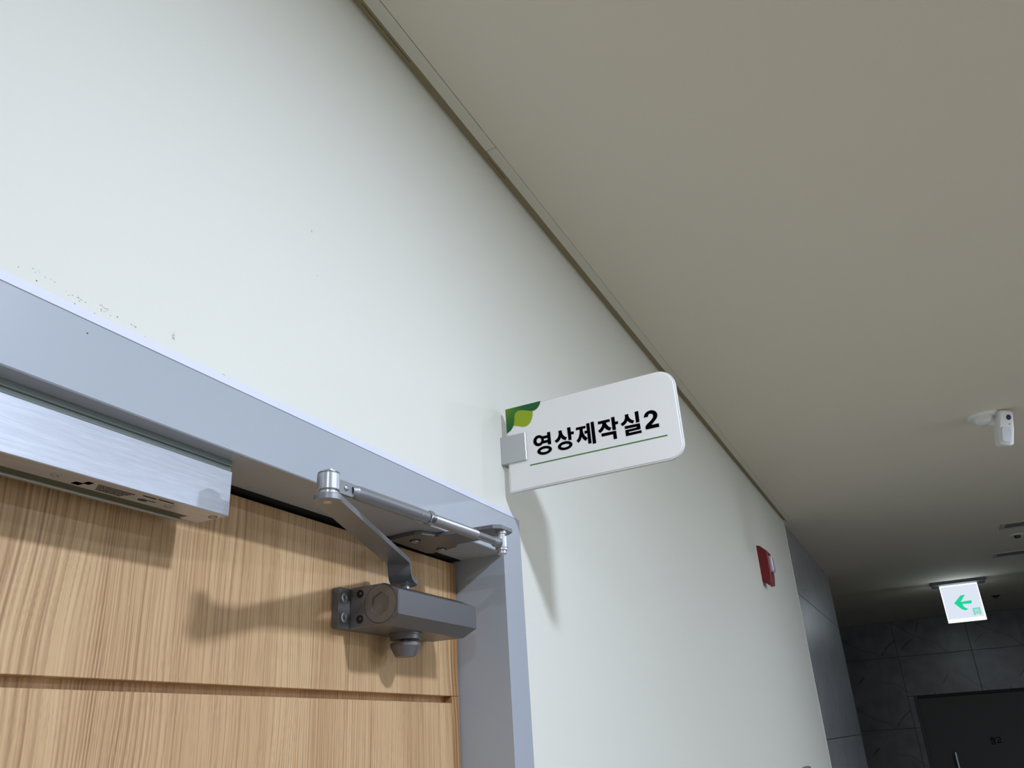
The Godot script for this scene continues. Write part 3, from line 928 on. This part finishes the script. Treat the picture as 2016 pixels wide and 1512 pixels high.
# ---------------------------------------------------------------- projecting room sign
func room_sign() -> void:
	var XF := 0.971
	var o := Vector2(0, 2.2)
	var t := thing("room_sign", "white projecting room sign with green leaf emblem, clipped to the wall", "sign", Vector3(0.975, 2.245, 0.0))
	var F := side_frame(XF)
	# outline: square corners at the wall side, round outside
	var panel := P("8.8,105.9 8.8,-15.0 11.0,-16.2")
	var oc := pv([])
	for i in 11:
		var a := -PI / 2.0 + PI / 2.0 * i / 10.0
		oc.append(Vector2(0.2310 + 0.0218 * cos(a), 0.0082 + 0.0218 * sin(a)))
	for i in 11:
		var a := PI / 2.0 * i / 10.0
		oc.append(Vector2(0.2300 + 0.0225 * cos(a), 0.0865 + 0.0225 * sin(a)))
	for q in oc: panel.append(q)
	for i in panel.size(): panel[i] += o
	# the first three points come in metres already moved by P; outline done
	var s := mb()
	prism(s, panel, F, -0.0060, -0.0024, 0.0004, true)
	obj("back_panel", s, "sign_edge", t, "glossy white acrylic back panel")
	var fp := inset(ccw(panel), 0.0007)
	var s2 := mb()
	prism(s2, fp, F, -0.0024, 0.0, 0.0019, true)
	obj("face_panel", s2, "sign_white", t, "white face panel")
	# clip on the wall
	var c := mb()
	box(c, Vector3(0.9684, 2.2256, 0.0), Vector3(0.9712, 2.2650, 0.0383), 0.0005)
	box(c, Vector3(0.9712, 2.2256, 0.0), Vector3(0.9930, 2.2650, 0.0086), 0.0004)
	box(c, Vector3(0.9786, 2.2256, 0.0), Vector3(0.9812, 2.2650, 0.0383), 0.0005)
	obj("wall_clip", c, "sign_clip", t, "brushed aluminium wall clip")
	# leaf emblem and underline
	var dg := mb()
	var dp := P("9.4,105.9 63.9,106.3 63.1,103.2 60.7,98.9 56.7,95.6 51.7,94.4 44.4,96.3 36.5,98.8 29.7,99.5 25.2,97.5 23.3,93.0 23.0,88.3 21.7,82.5 19.4,77.0 16.1,73.0 9.9,69.8", o)
	dp = soft(ccw(dp))
	var idx := cut(dp)
	var fine := [] 
	for i in range(0, idx.size(), 3):
		fine.append([dp[idx[i]], dp[idx[i + 1]], dp[idx[i + 2]]])
	for pass_n in 2:
		var more := []
		for q in fine:
			var ab: Vector2 = (q[0] + q[1]) / 2.0
			var bc: Vector2 = (q[1] + q[2]) / 2.0
			var ca: Vector2 = (q[2] + q[0]) / 2.0
			more.append_array([[q[0], ab, ca], [ab, q[1], bc], [ca, bc, q[2]], [ab, bc, ca]])
		fine = more
	var corner := Vector2(0.0094, 2.3059)
	for q in fine:
		var v := [q[0], q[1], q[2]]
		for p in [v[0], v[2], v[1]]:
			var g: float = clampf((p.distance_to(corner) + 0.3 * maxf(0.0, p.x - 0.03)) / 0.030, 0.0, 1.0)
			dg.set_color(Color(0.46, 0.56, 0.06).lerp(Color(0.0, 0.36, 0.15), g).srgb_to_linear())
			dg.set_normal(Vector3(-1, 0, 0))
			dg.set_uv(Vector2.ZERO)
			dg.add_vertex(F * Vector3(p.x, p.y, 0.00025))
	obj("leaf_border", dg, "sign_dark_green", t, "dark green printed leaf corner")
	var lf := mb()
	prism(lf, soft(P("23.4,94.2 25.5,97.7 29.7,99.6 36.5,98.8 44.4,96.2 51.4,93.8 50.6,88.0 48.3,81.4 44.2,76.3 39.7,74.3 34.8,74.5 28.2,76.9 21.1,79.0 22.5,86.0", o)), F, -0.0005, 0.0003)
	obj("leaf", lf, "sign_leaf", t, "yellow-green printed leaf")
	var ul := mb()
	prism(ul, P("41.7,18.1 233.5,20.0 233.3,18.5 41.6,16.6", o), F, -0.0005, 0.0003)
	obj("underline", ul, "sign_green", t, "thin green line under the lettering")
	# black lettering, one mesh for each character: 영 상 제 작 실 2
	var glyphs := [
		["70.0,58.5 74.5,58.6 74.9,41.0 70.2,40.8", "61.5,54.6 70.2,54.5 70.5,50.6 60.5,50.7", "60.5,47.9 70.4,47.9 70.5,44.0 60.5,44.1"],
		["86.7,57.1 91.4,57.0 91.7,53.5 93.2,49.9 95.2,47.3 98.1,45.6 95.9,41.6 93.0,43.3 90.9,45.1 89.5,47.1 88.3,44.8 86.3,42.5 84.1,41.2 82.4,40.7 80.0,44.4 82.5,45.5 84.5,47.4 86.0,49.6 86.8,52.4", "99.5,58.8 104.3,58.8 104.6,40.8 100.1,40.8", "103.7,51.9 108.4,51.8 108.6,48.0 103.7,48.0"],
		["112.0,56.0 125.6,55.9 125.8,52.5 112.1,52.3", "116.8,53.1 121.5,53.2 121.4,50.7 121.9,46.6 123.2,43.2 125.1,40.4 127.4,38.4 124.7,34.9 121.8,36.9 120.3,39.2 119.1,41.6 118.1,38.9 116.4,36.4 114.0,34.1 111.3,37.7 114.4,41.1 116.0,45.1 116.9,48.8", "123.6,48.8 128.1,48.8 128.0,45.0 123.7,44.8", "127.1,58.4 131.5,58.6 132.0,30.1 127.6,29.9", "133.4,59.1 137.9,59.2 138.4,28.8 133.7,28.6"],
		["143.6,57.6 160.0,57.7 160.2,54.0 143.6,53.6", "149.6,54.8 154.5,54.8 155.1,52.0 156.6,49.3 158.7,46.9 161.4,45.4 159.0,41.7 155.5,43.4 153.3,45.5 151.9,47.5 150.3,45.1 147.7,42.6 145.1,41.2 142.6,44.9 145.3,46.5 147.3,48.6 149.0,51.0", "162.3,59.4 167.0,59.5 167.3,41.3 162.6,41.2", "166.5,52.4 171.1,52.3 171.1,48.6 166.6,48.4", "146.6,40.0 167.2,39.9 167.4,28.9 162.8,28.7 162.6,35.9 147.0,35.7"],
		["181.1,58.8 186.1,59.0 186.3,55.5 187.4,52.8 189.5,50.2 193.0,48.3 191.0,44.6 188.3,45.9 185.4,48.1 183.9,49.9 182.3,47.6 179.6,45.4 176.5,44.0 174.2,47.7 176.9,49.0 179.2,50.7 180.7,53.2 181.4,56.2", "195.0,59.8 199.8,60.0 199.8,44.9 195.1,44.6", "179.3,43.1 200.0,43.0 200.2,34.9 184.0,34.5 184.3,33.0 200.8,33.2 201.1,29.7 179.7,29.3 179.6,37.8 195.3,38.0 195.2,39.3 179.4,39.3"],
		["206.1,49.2 211.7,49.1 212.0,50.7 213.6,52.4 216.0,52.5 217.9,51.4 218.6,49.2 218.0,46.9 216.3,44.8 206.8,36.5 207.0,32.5 224.7,32.6 224.6,37.4 214.9,37.3 220.8,42.8 223.2,45.7 224.2,48.9 223.7,52.2 221.7,54.9 218.3,56.8 214.2,57.0 210.3,55.8 207.7,53.4"]]
	var n := 0
	for g in glyphs:
		var st := mb()
		var lift := 0.0
		for q in g:
			prism(st, soft(P(q, o)), F, -0.0005, 0.0003 + lift)
			lift += 0.00001
		if n == 0:
			ring(st, circle(o + Vector2(0.0568, 0.0494), 0.0078, 0.0078), circle(o + Vector2(0.0573, 0.0494), 0.0037, 0.0038), F, -0.0005, 0.0004)
			ring(st, circle(o + Vector2(0.0645, 0.0340), 0.0108, 0.0060), circle(o + Vector2(0.0645, 0.0340), 0.0061, 0.0024), F, -0.0005, 0.0004)
		elif n == 1:
			ring(st, circle(o + Vector2(0.0946, 0.0344), 0.0106, 0.0060), circle(o + Vector2(0.0946, 0.0343), 0.0060, 0.0024), F, -0.0005, 0.0004)
		obj("letter", st, "print_black", t)
		n += 1

# ---------------------------------------------------------------- things on the walls
func wall_things() -> void:
	# red fire alarm light: a wedge-ended red box with a pale lens
	var t := thing("fire_alarm", "small red fire alarm box with pale lens, high on the white wall", "fire alarm", Vector3(3.02, 2.41, 0.0))
	var b := mb()
	var F := side_frame(0.0)
	prism(b, pv([Vector2(0.0, 2.3520), Vector2(0.0, 2.4735), Vector2(0.0125, 2.4700), Vector2(0.0335, 2.4490), Vector2(0.0335, 2.3660), Vector2(0.0300, 2.3370), Vector2(0.0180, 2.3350)]), F, -3.055, -2.985, 0.0025)
	obj("housing", b, "alarm_red", t, "dark red housing")
	var l := mb()
	prism(l, pv([Vector2(0.0300, 2.3790), Vector2(0.0300, 2.4360), Vector2(0.0405, 2.4320), Vector2(0.0430, 2.4260), Vector2(0.0430, 2.3850), Vector2(0.0395, 2.3790)]), F, -3.045, -2.998, 0.003)
	obj("lens", l, "alarm_lens", t, "pale translucent lens")
	# a grey wall box low on the wall, only its top in view
	var g := thing("wall_box", "small grey box on the white wall, only its top in view", "wall box", Vector3(3.14, 1.70, 0.0))
	var s := mb()
	box(s, Vector3(3.10, 1.655, 0.0), Vector3(3.19, 1.7575, 0.018), 0.004)
	obj("housing", s, "plastic_grey", g)
	var r := mb()
	box(r, Vector3(3.115, 1.675, 0.0175), Vector3(3.175, 1.742, 0.0215), 0.002)
	obj("cover", r, "plastic_white", g)

# ---------------------------------------------------------------- things on the ceiling
func ceiling_things() -> void:
	# motion detector on a swivel bracket
	var t := thing("motion_detector", "white motion detector on a swivel bracket under the ceiling", "detector", Vector3(2.834, CY, 0.783))
	var b := mb()
	lathe(b, [Vector2(0.046, CY), Vector2(0.046, CY - 0.004), Vector2(0.041, CY - 0.009), Vector2(0.030, CY - 0.011), Vector2(0.029, CY - 0.018), Vector2(0.024, CY - 0.028), Vector2(0.014, CY - 0.033), Vector2(0.0, CY - 0.034)], upright(Vector3(2.834, 0, 0.783)), 32)
	obj("ceiling_mount", b, "plastic_white", t, "white round ceiling mount")
	var h := mb()
	lathe(h, [Vector2(0.0, 0.0006), Vector2(0.004, 0.0006), Vector2(0.005, 0.0)], along(Vector3(2.805, CY - 0.0085, 0.762), Vector3(-0.3, -1, -0.2)), 14)
	obj("screw_hole", h, "dark_bore", t)
	var a := mb()
	lathe(a, [Vector2(0.012, 0.0), Vector2(0.012, 0.034), Vector2(0.0, 0.035)], along(Vector3(2.834, CY - 0.022, 0.79), Vector3(-0.05, -0.35, 1)), 20)
	obj("swivel_arm", a, "plastic_white", t)
	# body turned away from the wall and tipped down
	var X := Transform3D(Basis.from_euler(Vector3(0.0, deg_to_rad(20.0), 0.0)) * Basis(Vector3(1, 0, 0), deg_to_rad(11.0)) * Basis(Vector3(0, 0, 1), deg_to_rad(8.0)), Vector3(2.822, 2.681, 0.826))
	var o := mb()
	var sec := PackedVector2Array()
	for q in [[-0.020, 0.052], [-0.012, 0.056], [0.012, 0.056], [0.021, 0.050], [0.023, 0.0], [0.021, -0.048], [0.012, -0.055], [-0.012, -0.055], [-0.020, -0.050], [-0.023, 0.0]]:
		sec.append(Vector2(q[0], q[1]))
	prism(o, sec, X * side_frame(0.0), -0.022, 0.016, 0.005, true)
	obj("body", o, "plastic_white", t, "white rounded sensor body")
	var l := mb()
	prism(l, pv([Vector2(-0.016, -0.005), Vector2(-0.012, 0.002), Vector2(0.012, 0.002), Vector2(0.016, -0.005), Vector2(0.015, -0.040), Vector2(0.008, -0.047), Vector2(-0.008, -0.047), Vector2(-0.015, -0.040)]), X * side_frame(0.0), 0.014, 0.0185, 0.002)
	obj("lens", l, "detector_lens", t, "matt sensor lens")
	var m := mb()
	prism(m, circle(Vector2(0.007, 0.033), 0.007, 0.0085, 20), X * side_frame(0.0), 0.0155, 0.0166)
	obj("blue_badge", m, "print_blue", t, "small dark blue oval badge")
	var led := mb()
	prism(led, circle(Vector2(0.009, 0.012), 0.002, 0.002, 12), X * side_frame(0.0), 0.0155, 0.0166)
	obj("indicator", led, "plastic_grey", t)

	# lit exit sign on a ceiling plate
	var e := thing("exit_sign", "glowing white exit sign with a green left arrow below the ceiling", "exit sign", Vector3(6.5, CY, 0.735))
	var p := mb()
	box(p, Vector3(6.43, 2.7185, 0.572), Vector3(6.60, CY, 0.905), 0.002)
	obj("ceiling_plate", p, "plate_grey", e, "grey ceiling plate")
	var c := mb()
	box(c, Vector3(6.505, 2.4740, 0.618), Vector3(6.535, 2.7190, 0.852), 0.002)
	obj("casing", c, "exit_edge", e, "bright white casing")
	var F := side_frame(6.5)
	var fa := mb()
	prism(fa, P("623,210 848,210 843,-6 622,-6", Vector2(0, 2.5)), F, -0.0055, 0.0)
	obj("face", fa, "exit_face", e, "lit white face")
	var rim := mb()
	prism(rim, P("620,-6 846,-6 848,-20 842,-26 624,-26 619,-20", Vector2(0, 2.5)), F, -0.02, 0.001)
	obj("bottom_rim", rim, "exit_edge", e, "brighter lower rim")
	var ar := mb()
	prism(ar, P("682.2,97.0 733.1,143.3 761.7,145.8 724.5,101.9 786.5,105.2 791.1,98.6 788.4,88.1 783.0,83.9 731.7,86.2 734.7,68.5 759.1,48.4 737.7,44.1 718.1,54.5", Vector2(0, 2.5)), F, -0.001, 0.001)
	obj("arrow", ar, "exit_green", e, "green arrow pointing left")
	var bf := mb()
	prism(bf, P("782,8 826,10 830,54 786,52", Vector2(0, 2.5)), F, -0.001, 0.0006)
	obj("badge_ground", bf, "exit_badge_pale", e, "pale mint square")
	var bd := mb()
	for q in ["782,7 793,7 793,54 782,53", "817,9 828,10 830,55 819,55", "782,44 830,46 830,55 782,53", "796,18 814,19 814,27 796,26"]:
		prism(bd, P(q, Vector2(0, 2.5)), F, -0.001, 0.001)
	obj("badge", bd, "exit_badge", e, "small pale green square mark")
	var al := AreaLight3D.new()
	al.name = "sign_light"
	al.area_size = Vector2(0.22, 0.21)
	al.light_energy = 0.016
	al.light_color = Color(0.90, 0.97, 1.0)
	al.set("area_range", 8.0)
	al.set("area_attenuation", 2.0)
	al.shadow_enabled = true
	al.position = Vector3(-0.01, 2.60 - CY, 0.0)
	al.rotation_degrees.y = 90.0
	e.add_child(al)

	# slot air diffusers and a sprinkler hole on the ceiling
	var k := 0
	for q in [[4.66, 4.80, 0.918, "slim slot air diffuser on the ceiling, nearest of the two"], [5.53, 5.67, 0.918, "slim slot air diffuser on the ceiling, farther, before the exit sign"]]:
		var d := thing("air_diffuser", q[3], "air diffuser", Vector3(q[0], CY, 1.4), "slot air diffusers")
		var f := mb()
		ring(f, pv([Vector2(q[0], -q[2]), Vector2(q[1], -q[2]), Vector2(q[1], -1.9), Vector2(q[0], -1.9)]), pv([Vector2(q[0] + 0.022, -q[2] - 0.02), Vector2(q[1] - 0.022, -q[2] - 0.02), Vector2(q[1] - 0.022, -1.88), Vector2(q[0] + 0.022, -1.88)]), plan_frame(CY), -0.004, 0.0)
		obj("frame", f, "diffuser_paint", d)
		var s := mb()
		box(s, Vector3(q[0] + 0.022, CY - 0.003, q[2] + 0.02), Vector3(q[1] - 0.022, CY - 0.001, 1.88))
		obj("slot", s, "plastic_grey", d, "grey slot")
		k += 1
	var sp := thing("ceiling_sensor", "tiny dark ceiling sensor between the two air diffusers", "sensor", Vector3(5.02, CY, 1.009))
	var r := mb()
	lathe(r, [Vector2(0.034, CY), Vector2(0.032, CY - 0.004), Vector2(0.016, CY - 0.005)], upright(Vector3(5.02, 0, 1.009)), 24)
	obj("base", r, "plastic_white", sp)
	var dn := mb()
	lathe(dn, [Vector2(0.016, CY - 0.004), Vector2(0.014, CY - 0.016), Vector2(0.0, CY - 0.019)], upright(Vector3(5.02, 0, 1.009)), 20)
	obj("nozzle", dn, "dark_plastic", sp)
	var s2 := thing("ceiling_sensor", "tiny dark ceiling sensor beyond and right of the exit sign", "sensor", Vector3(7.57, CY, 1.017))
	var r2 := mb()
	lathe(r2, [Vector2(0.034, CY), Vector2(0.032, CY - 0.004), Vector2(0.016, CY - 0.005)], upright(Vector3(7.57, 0, 1.017)), 24)
	obj("base", r2, "dark_plastic", s2)
	var d2 := mb()
	lathe(d2, [Vector2(0.016, CY - 0.004), Vector2(0.014, CY - 0.016), Vector2(0.0, CY - 0.019)], upright(Vector3(7.57, 0, 1.017)), 20)
	obj("nozzle", d2, "dark_plastic", s2)
